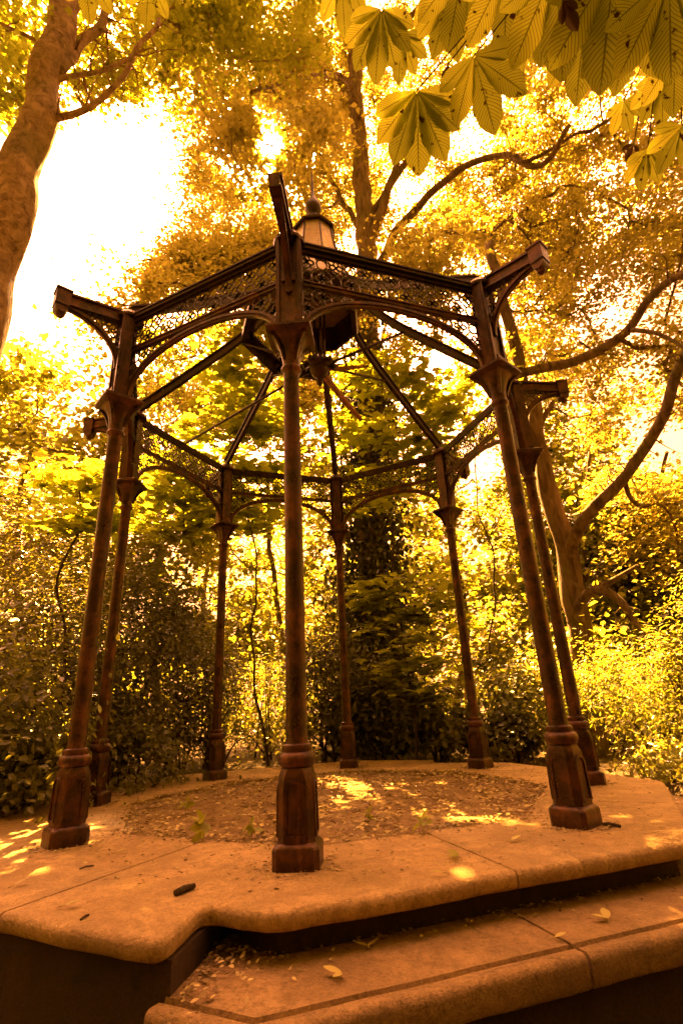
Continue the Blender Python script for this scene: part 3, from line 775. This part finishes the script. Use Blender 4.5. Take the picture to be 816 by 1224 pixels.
# ------------------------------------------------------------------ trees
def line(d, *px): return [at(x, y, d if not isinstance(d, (list, tuple)) else d[i]) for i, (x, y) in enumerate(px)]
def footed(pts, z=None):
    b = pts[0]; q = b.copy(); d = pts[1]-pts[0]; k = (ground_z(b[0], b[1])-.1-b[2])/d[2] if abs(d[2]) > .01 else 0
    q = b+d*max(-2.5, min(0, k)) ; q[2] = ground_z(q[0], q[1])-.1
    return [q]+pts
# left sycamore
lt = footed(line(5.4, (-75, 520), (-32, 395), (0, 305), (18, 250), (43, 150), (57, 100), (80, 0), (95, -80), (102, -170)))
grow_tree('sycamore_tree', 'thick smooth barked sycamore rising past the open sky at the upper left', 'tree', 'trees around the gazebo',
    [(lt, .25, .15), (line([5.4, 5.2, 5.0, 4.9], (52, 150), (100, 132), (150, 85), (190, 22)), .05, .028), (line([5.4, 5.3, 5.1], (62, 98), (125, 85), (172, 58)), .038, .018),
     (line([5.4, 5.5, 5.6], (66, 90), (108, 40), (140, -10)), .085, .045), (line([5.4, 5.6, 5.9], (64, 60), (22, 38), (-8, 22)), .03, .016), (line([5.4, 5.7], (82, -30), (30, -90)), .07, .03)],
    np.concatenate([attract(120, ((-60, -160), (310, -160), (300, 60), (230, 100), (165, 115), (110, 160), (60, 150), (-60, 145)), 5.5, 8.0), attract(75, ((190, -60), (420, -100), (400, 60), (250, 120), (190, 110)), 5.6, 7.6)]),
    BARK, L_SYC, 105, .55, .085, 'maple', .7, .45, jit=.11, seg=20)
sd_ = ray(*SUN_PX); sd_ = sd_/np.linalg.norm(sd_); EL = math.asin(sd_[2]); AZ = math.atan2(sd_[0], sd_[1])
shade = []
while len(shade) < 290:                # boughs that lie between the platform and the sun
    b = np.array([RNG.uniform(-3.6, 3.6), RNG.uniform(-3.6, 2.6), 0]); q = b+sd_*RNG.uniform(9.5, 15)
    v = q-CAM; off = np.linalg.norm(v-sd_*(v@sd_))
    px_ = PW/2+FOC*PW*(v@_r2)/(v@_fw)
    if abs(px_-436) < 40 and math.hypot(v[0], v[1]) < 11.8: continue
    if off > .8 and not shades(q): shade.append(q)
while len(shade) < 325:
    b = np.array([RNG.uniform(-.6, 2.3), RNG.uniform(-1.7, .7), 0]); q = b+sd_*RNG.uniform(9.5, 14); v = q-CAM
    if np.linalg.norm(v-sd_*(v@sd_)) > .9: shade.append(q)
shade = np.array(shade)
# ivy-clad tree behind the gazebo
it = footed(line(11.2, (452, 860), (445, 700), (441, 480), (437, 300), (430, 200), (424, 90), (418, -40)))
grow_tree('ivy_clad_tree', 'tall tree with ivy wrapped lower trunk standing behind the gazebo', 'tree', 'trees around the gazebo',
    [(it, .36, .22), (line([11.2, 11.0, 10.6], (440, 292), (462, 235), (478, 180)), .17, .08),
     (line([11.2, 10.8, 10.4, 10.2, 10, 9.8], (446, 330), (478, 272), (522, 225), (585, 186), (648, 196), (680, 150)), .13, .05), (line([10.1, 10.0, 9.9], (600, 184), (632, 192), (690, 158)), .06, .03),
     (line([11.2, 10.9, 10.5, 10], (444, 345), (520, 283), (590, 272), (660, 232)), .09, .03), (line([11.2, 11.4, 11.5], (428, 130), (380, 60), (330, -20)), .12, .05),
     (line([11.2, 9.6, 7.8, 6.4], (434, 150), (415, 95), (372, 90), (300, 110)), .09, .03), (line([11.2, 10.6, 10], (424, 80), (500, 10), (560, -80)), .12, .05), (line([11.2, 11.6, 12], (434, 280), (395, 215), (345, 120)), .10, .035), (line([11.2, 10.4, 9.6], (440, 260), (540, 120), (640, 20)), .10, .04)],
    np.concatenate([attract(430, ((300, -120), (840, -120), (840, 330), (640, 330), (560, 300), (430, 190), (330, 140)), 10.2, 14), attract(90, ((172, 150), (330, 40), (410, 40), (420, 300), (345, 300), (170, 350)), 10, 14), attract(120, ((225, 60), (420, 60), (420, 280), (240, 280)), 11, 14), attract(90, ((330, 60), (700, 60), (700, 250), (345, 260)), 11.6, 14), attract(22, ((225, 80), (410, 70), (410, 235), (250, 250)), 5.6, 7.6), shade]),
    BARK2, L_CANOPY, 120, .62, .115, 'kite', .6, .6, jit=.10, seg=18)
ivyt = [o for o in C.objects if o.name == 'ivy_clad_tree'][0]
ax = smooth_path(it, 14); ip = []
for p in ax:
    h = p[2]
    if h > 10.6: continue
    for _ in range(430 if h < 8.6 else int(430*max(0, 1-(h-8.6)/2))):
        a = RNG.uniform(0, 2*PI); r = .36+abs(RNG.normal(0, .32))+.25*noise.noise(Vector((math.cos(a)*2, math.sin(a)*2, h*.8)))
        ip.append((p[0]+math.cos(a)*r, p[1]+math.sin(a)*r, h+RNG.normal(0, .22)))
leaves('ivy', np.array(ip)-np.array(ivyt.location), .14, L_IVY, ivyt, 'oval', .15, None, 1.2)
# forked tree at the right
ft = footed(line(9.4, (703, 880), (690, 735), (672, 640), (650, 560), (636, 490), (622, 440), (605, 370), (585, 290)))
grow_tree('forked_tree', 'leaning forked tree with a drooping broken limb behind the right hand columns', 'tree', 'trees around the gazebo',
    [(ft, .215, .10), (line([9.4, 9.1, 8.8, 8.5, 8.3], (680, 668), (700, 620), (748, 562), (792, 488), (835, 385)), .11, .075),
     (line([9.4, 9, 8.7, 8.4, 8.1, 7.9], (624, 446), (690, 430), (745, 398), (768, 362), (800, 335), (840, 322)), .09, .05),
     (line([9.4, 9.2, 9.0, 8.9, 8.8, 8.8], (684, 745), (692, 722), (714, 704), (742, 722), (762, 748), (786, 778)), .095, .035), (line([9.05, 8.9, 8.8], (708, 707), (735, 692), (762, 676)), .06, .025),
     (line([8.3, 8.2, 8.1], (755, 395), (790, 400), (830, 425)), .04, .02), (line([9.4, 9.5, 9.6], (650, 560), (640, 520), (660, 480)), .10, .05)],
    np.concatenate([attract(115, ((590, 230), (840, 240), (840, 480), (700, 560), (630, 560), (600, 420)), 9.3, 12.5), attract(40, ((690, 560), (840, 560), (840, 690), (720, 690)), 10, 12)]),
    BARK2, L_CANOPY, 115, .6, .10, 'kite', .6, .5, jit=.13, seg=16)
# saplings with broad leaves among the columns
def sapling(label, d, stem, att, size=.20, n=16, rc=.62):
    st = footed(line(d, *stem))
    grow_tree('sycamore_sapling', label, 'sapling', 'young sycamores behind the gazebo', [(st, .026, .010)], att, BARKD, L_SYC, n, rc, size, 'maple', .74, .22, twig=.004, jit=.03, seg=8)
sapling('bushy young sycamore with wide leaf layers between the left back columns', 9.3, [(318, 900), (300, 770), (306, 660), (278, 540), (282, 450)], attract(140, ((165, 400), (340, 380), (345, 640), (175, 640)), 8.4, 10.5))
sapling('young sycamore whose bright leaves cross the ivy clad trunk', 8.8, [(480, 890), (470, 700), (462, 560), (450, 430)], attract(50, ((395, 420), (520, 420), (560, 560), (400, 640)), 8.2, 9.6))
sapling('low sycamore sapling spreading leaves at the foot of the ivy clad trunk', 8.2, [(500, 905), (492, 840), (480, 760), (470, 700)], attract(34, ((420, 690), (540, 690), (545, 850), (470, 850)), 7.8, 8.8), .17, 22, .4)
sapling('young sycamore with pale leaves left of the left hand columns', 6.8, [(52, 930), (74, 800), (70, 700), (96, 630), (100, 580)], attract(26, ((50, 560), (190, 560), (150, 625), (60, 640)), 6.4, 7.6), .15, 22, .4)
sapling('slender sycamore rising between the right back column and the forked tree', 10.0, [(600, 900), (585, 780), (592, 680), (570, 600), (566, 520)], attract(85, ((480, 480), (610, 430), (660, 640), (560, 760), (540, 640)), 9.2, 11), .16)
# woodland behind
def wood(label, d, x, poly, n, dd, mat=L_BACK, size=.19, r=.12, nl=85, rc=.75, grp='woodland trees behind the platform', shape='oval'):
    st = footed(line(d, (x, 860), (x+RNG.uniform(-16, 16), 740), (x+RNG.uniform(-26, 26), 640), (x+RNG.uniform(-30, 30), 540)))
    grow_tree('woodland_tree', label, 'tree', grp, [(st, r, r*.35)], attract(n, poly, d-dd, d+dd), BARK2, mat, nl, rc, size, shape, .55, .6, seg=9)
wood('hazy yellow leaved tree under the open sky at the far left', 13, 40, ((-60, 420), (130, 420), (150, 560), (130, 700), (-60, 720)), 80, 2)
wood('leafy tree behind the two left hand columns', 12, 190, ((120, 440), (260, 470), (260, 800), (110, 800)), 80, 1.8)
wood('dense tree filling the gap behind the front column', 14.5, 345, ((240, 400), (420, 400), (420, 830), (240, 830)), 110, 2.2)
wood('tree right of the ivy clad trunk with pale leaves', 14.5, 545, ((440, 420), (640, 420), (640, 830), (450, 830)), 110, 2.2)
wood('tree behind the forked trunk at the right', 15, 655, ((590, 470), (740, 480), (730, 820), (600, 820)), 95, 2)
wood('thin tree with a short dark trunk beyond the drooping limb', 13, 712, ((640, 560), (780, 600), (780, 760), (660, 780)), 50, 2)
wood('far right tree with layered sprays under the bright sky', 14, 800, ((720, 590), (870, 590), (870, 800), (730, 800)), 95, 2.2)
wood('wide tree at the back whose crown shows above the left frieze', 17, 250, ((160, 330), (400, 250), (420, 480), (150, 520)), 110, 2.5)
wood('wide tree at the back whose crown shows above the right frieze', 17, 560, ((420, 230), (680, 260), (680, 520), (430, 500)), 120, 2.5)
wood('distant tree closing the view at the right edge', 20, 860, ((700, 420), (900, 420), (900, 720), (700, 720)), 70, 3, size=.16)
wood('distant tree closing the view at the left edge', 19, -20, ((-120, 480), (120, 520), (120, 820), (-120, 820)), 80, 3, size=.16)
wood('distant tree between the back columns', 21, 440, ((200, 560), (660, 560), (660, 840), (200, 840)), 130, 3, size=.17)

# shrubs
def sh(x, d, rx, ry, h, n, size, mat, label, name='shrub', grp='bushes round the platform', shape='oval', up=.35, lumps=24):
    p = at(x, 850, d); shrub(name, label, 'shrub', grp, (p[0], p[1], ground_z(p[0], p[1])), rx, ry, h, n, size, mat, shape, 9, up, lumps)
sh(-20, 6.0, 1.0, .9, 1.7, 3600, .075, L_GREEN, 'glossy leaved bush at the left edge beside the platform', 'laurel_bush')
sh(60, 7.4, 1.3, 1.0, 3.2, 9500, .065, L_DARK, 'tall dark holly behind the left front column', 'holly_bush')
sh(20, 8.6, 1.6, 1.1, 4.6, 11000, .07, L_DARK, 'tallest dark holly at the far left', 'holly_bush')
sh(150, 8.4, 1.2, 1.0, 3.5, 9500, .065, L_DARK, 'dark holly between the two left columns and the back column', 'holly_bush')
sh(208, 9.0, 1.2, 1.0, 3.3, 9000, .065, L_DARK, 'dark holly left of the left back column', 'holly_bush')
sh(160, 6.9, .75, .6, .75, 2200, .07, L_GREEN, 'low glossy bush behind the left back pedestals', 'laurel_bush')
sh(45, 6.0, .6, .5, .6, 1700, .07, L_GREEN, 'low glossy bush just left of the left front pedestal', 'laurel_bush')
sh(315, 10.5, 1.0, .9, 1.9, 4200, .06, L_BACK, 'sunlit pale bush between the left back column and the front column', 'pale_bush')
sh(250, 9.6, .9, .7, 2.0, 4600, .065, L_DARK, 'dark low bush directly behind the left back column', 'holly_bush')
sh(385, 9.6, 1.0, .8, 2.3, 5500, .075, L_DARK, 'dark bush in the shade left of the ivy clad trunk', 'holly_bush')
sh(455, 9.0, 1.0, .7, 1.6, 4200, .09, L_DARK, 'dark bush in the shade in front of the ivy clad trunk', 'holly_bush')
sh(525, 8.8, .8, .7, 1.2, 2600, .10, L_GREEN, 'leafy laurel left of the right back column', 'laurel_bush')
sh(620, 9.0, .9, .8, 1.6, 3600, .09, L_GREEN, 'leafy laurel right of the right back column', 'laurel_bush')
sh(610, 8.2, .5, .45, .7, 1600, .08, L_DARK, 'low dark bush beside the right back pedestal', 'holly_bush')
sh(770, 8.4, 1.2, 1.0, 1.7, 5200, .08, L_BACK, 'sunlit yellow bush right of the right hand columns', 'bramble_bush', shape='lance')
sh(830, 7.6, 1.0, .9, 1.5, 4200, .08, L_BACK, 'sunlit yellow bush at the right edge', 'bramble_bush', shape='lance')
sh(715, 9.6, .9, .8, 1.7, 3600, .085, L_SYC, 'sunlit bush at the foot of the forked tree', 'bramble_bush')
sh(790, 6.7, .55, .45, .35, 1500, .06, L_GREEN, 'low ground plant at the right rim of the platform', 'ground_plant')

sh(930, 9.0, 1.4, 1.1, 2.6, 6000, .08, L_BACK, 'tall pale bush beyond the right edge, past the yellow bushes', 'bramble_bush', shape='lance')
sh(1020, 8.0, 1.3, 1.1, 2.2, 5000, .075, L_GREEN, 'broad green bush farthest to the right of the platform', 'laurel_bush')
sh(-130, 6.4, 1.2, 1.0, 2.2, 4500, .075, L_GREEN, 'broad green bush farthest to the left of the platform', 'laurel_bush')
# the closed wood beyond, plus an unseen shading wood behind the viewpoint
fw = []; fb = []
for _ in range(36000):
    a = RNG.uniform(0, 2*PI); r = RNG.uniform(17, 30)
    lim = 8.5+4*noise.noise(Vector((math.cos(a)*4, math.sin(a)*4, r*.2)))+(12 if math.sin(a) < -.1 else 0)
    if -.9 < math.cos(a) < -.25 and math.sin(a) > 0: lim *= .55
    if math.sin(a) < -.25: r = RNG.uniform(9.5, 15)
    (fw if math.sin(a) > -.1 else fb).append((r*math.cos(a), r*math.sin(a)-2, -.3+lim*RNG.random()**1.2))
tag(leaves('distant_woodland', np.array(fw), .55, L_BACK, None, 'oval', .35), 'dense far woodland closing the view behind all the trees', 'woodland', kind='stuff')
tag(leaves('unseen_shade_woodland', np.array(fb), .8, L_DARK, None, 'oval', .35), 'unseen dark woodland added behind the viewpoint to cut the front light', 'woodland', kind='stuff')  # out of view; drawn close, raised and darkened to block light from the front
# ------------------------------------------------------------------ overhanging horse chestnut
cb = empty('horse_chestnut_tree', (3.4, -8.6, -.6)); tag(cb, 'horse chestnut whose big fingered leaves hang down into the top of the view', 'tree')
O_ = np.array(cb.location)
def cleaf(px, py, d, size, n, turn_, tilt, mat=L_CHEST, fan=2.6, fold=.25):
    c = at(px, py, d)
    mb = MB(); UV = []
    view = (CAM-c); view /= np.linalg.norm(view)
    nz = np.array([0, 0, 1.])*tilt-view*(1-tilt); nz /= np.linalg.norm(nz)
    dn = -_u2; dn = dn-nz*(dn@nz); dn /= np.linalg.norm(dn); sd = np.cross(dn, nz)
    for k in range(n):
        f = (k-(n-1)/2)/max(1, (n-1)/2); a = turn_+f*fan/2*1.0
        L = size*(1-.38*abs(f)**1.5)*RNG.uniform(.93, 1.05); W = L*.21
        dx = dn*math.cos(a)+sd*math.sin(a); sx = np.cross(nz, dx); lift = RNG.uniform(-.10, .05); b0 = len(mb.v); sag = RNG.uniform(.02, .38)
        vs = []; fs = []
        for i in range(15):
            v = i/14
            w = W*(math.sin(PI*min(1, v**1.45*.97+.012))**.75)*(1.0)
            w *= 1+.05*math.sin(v*PI*19)
            base = c+dx*(L*(.03+v*.97))+nz*(L*(lift*v-sag*v*v))
            for j in range(5):
                u = (j-2)/2; vs.append(base+sx*(u*w)+nz*(abs(u)*w*fold)); UV.append(((u+1)/2, v))
        for i in range(14):
            for j in range(4): q = i*5+j; fs.append((q, q+1, q+6, q+5))
        mb.add([p-O_ for p in vs], fs)
    me = bpy.data.meshes.new('leaf'); me.from_pydata(mb.v, [], mb.f); me.update()
    uvl = me.uv_layers.new(name='UVMap')
    li = np.zeros(len(me.loops), np.int32); me.loops.foreach_get('vertex_index', li)
    uvl.data.foreach_set('uv', np.array(UV)[li].astype(np.float32).ravel())
    me.polygons.foreach_set('use_smooth', [True]*len(me.polygons)); me.materials.append(mat)
    o = bpy.data.objects.new('leaf', me); C.objects.link(o); o.parent = cb
    return c
cs = []
for a in ((456, 10, 1.45, .255, 7, -.1, .30), (498, 108, 1.35, .275, 7, .05, .22), (566, 66, 1.3, .25, 5, .35, .25), (606, -40, 1.25, .26, 5, .0, .25), (556, -50, 1.4, .30, 5, -.25, .25), (665, -45, 1.2, .30, 5, .1, .2),
          (735, -50, 1.25, .32, 5, -.1, .2), (800, -30, 1.3, .28, 5, .1, .3), (774, 178, 2.2, .16, 6, .1, .3), (792, 92, 2.0, .17, 6, -.2, .35), (745, 120, 2.3, .15, 5, .3, .4), (815, 150, 2.1, .17, 5, -.5, .3),
          (100, -40, 1.9, .22, 5, .1, .3), (178, -30, 1.9, .22, 5, -.1, .3), (408, -30, 1.6, .24, 5, .1, .3), (235, -50, 2.0, .2, 5, .2, .3), (520, -20, 1.6, .2, 5, .1, .4), (650, 5, 1.5, .2, 4, -.4, .45), (700, 20, 1.45, .24, 6, .2, .4), (760, 10, 1.5, .24, 5, -.2, .4), (620, 20, 1.6, .22, 6, .3, .4), (808, 60, 1.8, .2, 5, 0, .3), (540, -10, 1.55, .26, 6, -.1, .35), (480, 40, 1.75, .2, 6, .2, .4)):
    cs.append(cleaf(*a))
cs.append(cleaf(534, 78, 1.33, .075, 3, .2, .2, L_DEAD, 1.2, .9)); cs.append(cleaf(672, 0, 1.22, .09, 3, .5, .1, L_DEAD, 1.0, .9)); cs.append(cleaf(757, 172, 2.2, .07, 3, -.5, .1, L_DEAD, 2.0, .8))
mb = MB()
spine = smooth_path([at(1000, -300, 2.2), at(830, -75, 1.7), at(640, -48, 1.42), at(420, -55, 1.6), at(130, -85, 2.1)], 8)
mb.tube([p-O_ for p in spine], [.02-.012*i/len(spine) for i in range(len(spine))], 8)
spn = np.array(spine)
for c in cs:
    j = int(np.argmin(np.linalg.norm(spn-c, axis=1))); b = spn[j]
    mid = (b+c)/2+np.array([0, 0, .02])
    mb.tube([p-O_ for p in smooth_path([b, mid, c], 4)], .0028, 5)
mb.build('twig', BARKD, cb, True)
tk = MB(); tp = smooth_path([(3.4, -8.6, -.6), (3.35, -8.5, 2), (3.2, -8.2, 4.2), (2.6, -7.6, 7), (2.2, -7.2, 10)], 6)
tk.tube([p-O_ for p in tp], [.42-.28*i/len(tp) for i in range(len(tp))], 16, .1)
for e in ((-3, -8, 5.6), (-1, -11, 7), (0, -5.2, 6.5), (6, -6, 6), (1, -12, 6)):
    q = smooth_path([(3.2, -8.2, 4.2), ((3.2+e[0])/2, (-8.2+e[1])/2, 5.4), e], 6); tk.tube([p-O_ for p in q], [.14-.11*i/len(q) for i in range(len(q))], 8)
b0 = smooth_path([(3.2, -8.2, 4.2), (3.0, -7.0, 4.6), spine[0]], 6); tk.tube([p-O_ for p in b0], [.07-.05*i/len(b0) for i in range(len(b0))], 8)
tk.build('trunk', BARK2, cb, True)
cc = np.stack([RNG.uniform(-9, 10, 520), RNG.uniform(-15, -4.6, 520), RNG.uniform(4.2, 9.5, 520)], 1)  # unseen overhead crown, spread wide and dense to shade the camera-facing sides
cp = clumps(cc, 55, .9, .5); cp = cp[cp[:, 1] < -4.7-.25*np.maximum(0, np.abs(cp[:, 0]-.5)-2.0)]
leaves('crown', cp-O_, .30, L_GREEN, cb, 'lance', .6)

# ------------------------------------------------------------------ light
w = bpy.data.worlds.new('World'); sc.world = w; w.use_nodes = True
n, l = w.node_tree.nodes, w.node_tree.links; n.clear()
sky = n.new('ShaderNodeTexSky'); sky.sky_type = 'NISHITA'; sky.sun_disc = False; sky.sun_elevation = EL; sky.sun_rotation = AZ
sky.air_density = 1.0; sky.dust_density = 4.0; sky.ozone_density = 1.0
bg = n.new('ShaderNodeBackground'); out = n.new('ShaderNodeOutputWorld'); bg.inputs['Strength'].default_value = .05
tint = mixc(n, l, 1.0, sky.outputs[0], (.66, .215, .017), 'MULTIPLY')
tc = n.new('ShaderNodeTexCoord'); dp = n.new('ShaderNodeVectorMath'); dp.operation = 'DOT_PRODUCT'
nv = n.new('ShaderNodeVectorMath'); nv.operation = 'NORMALIZE'; l.new(tc.outputs['Generated'], nv.inputs[0])
l.new(nv.outputs[0], dp.inputs[0]); dp.inputs[1].default_value = tuple(sd_)
core = ramp(n, l, dp.outputs['Value'], [(0.0, (0, 0, 0)), (math.cos(rad(2.2)), (0, 0, 0)), (math.cos(rad(1.1)), (1, 1, 1))])
glow = n.new('ShaderNodeMix'); glow.data_type = 'RGBA'; glow.blend_type = 'ADD'; glow.inputs[0].default_value = 1
l.new(tint, glow.inputs[6])
sunc = mixc(n, l, core, (0., 0., 0.), (700., 500., 300.)); l.new(sunc, glow.inputs[7])
hz = ramp(n, l, dp.outputs['Value'], [(0.0, (0, 0, 0)), (.45, (0, 0, 0)), (.8, (.22, .22, .22)), (.97, (1, 1, 1))])
veil = n.new('ShaderNodeMix'); veil.data_type = 'RGBA'; veil.blend_type = 'ADD'; veil.inputs[0].default_value = 1
l.new(glow.outputs[2], veil.inputs[6]); l.new(mixc(n, l, hz, (0., 0., 0.), (14., 5.5, 3.6)), veil.inputs[7])
l.new(veil.outputs[2], bg.inputs['Color']); l.new(bg.outputs[0], out.inputs[0])
sl = bpy.data.lights.new('sun', 'SUN'); sl.energy = 4.6; sl.angle = rad(.5); sl.color = (1.0, .46, .085)
so = bpy.data.objects.new('sun', sl); C.objects.link(so)
so.rotation_euler = Vector(sd_).to_track_quat('Z', 'Y').to_euler(); so.location = Vector(sd_)*60

vs = sc.view_settings; vs.view_transform = 'Standard'; vs.look = 'None'; vs.exposure = 4.55; vs.gamma = 1; vs.use_curve_mapping = False
sc.render.engine = 'CYCLES'; cy = sc.cycles
cy.max_bounces = 7; cy.diffuse_bounces = 3; cy.glossy_bounces = 2; cy.transmission_bounces = 4; cy.transparent_max_bounces = 4
cy.sample_clamp_indirect = 6; cy.use_denoising = True; cy.caustics_reflective = False; cy.caustics_refractive = False
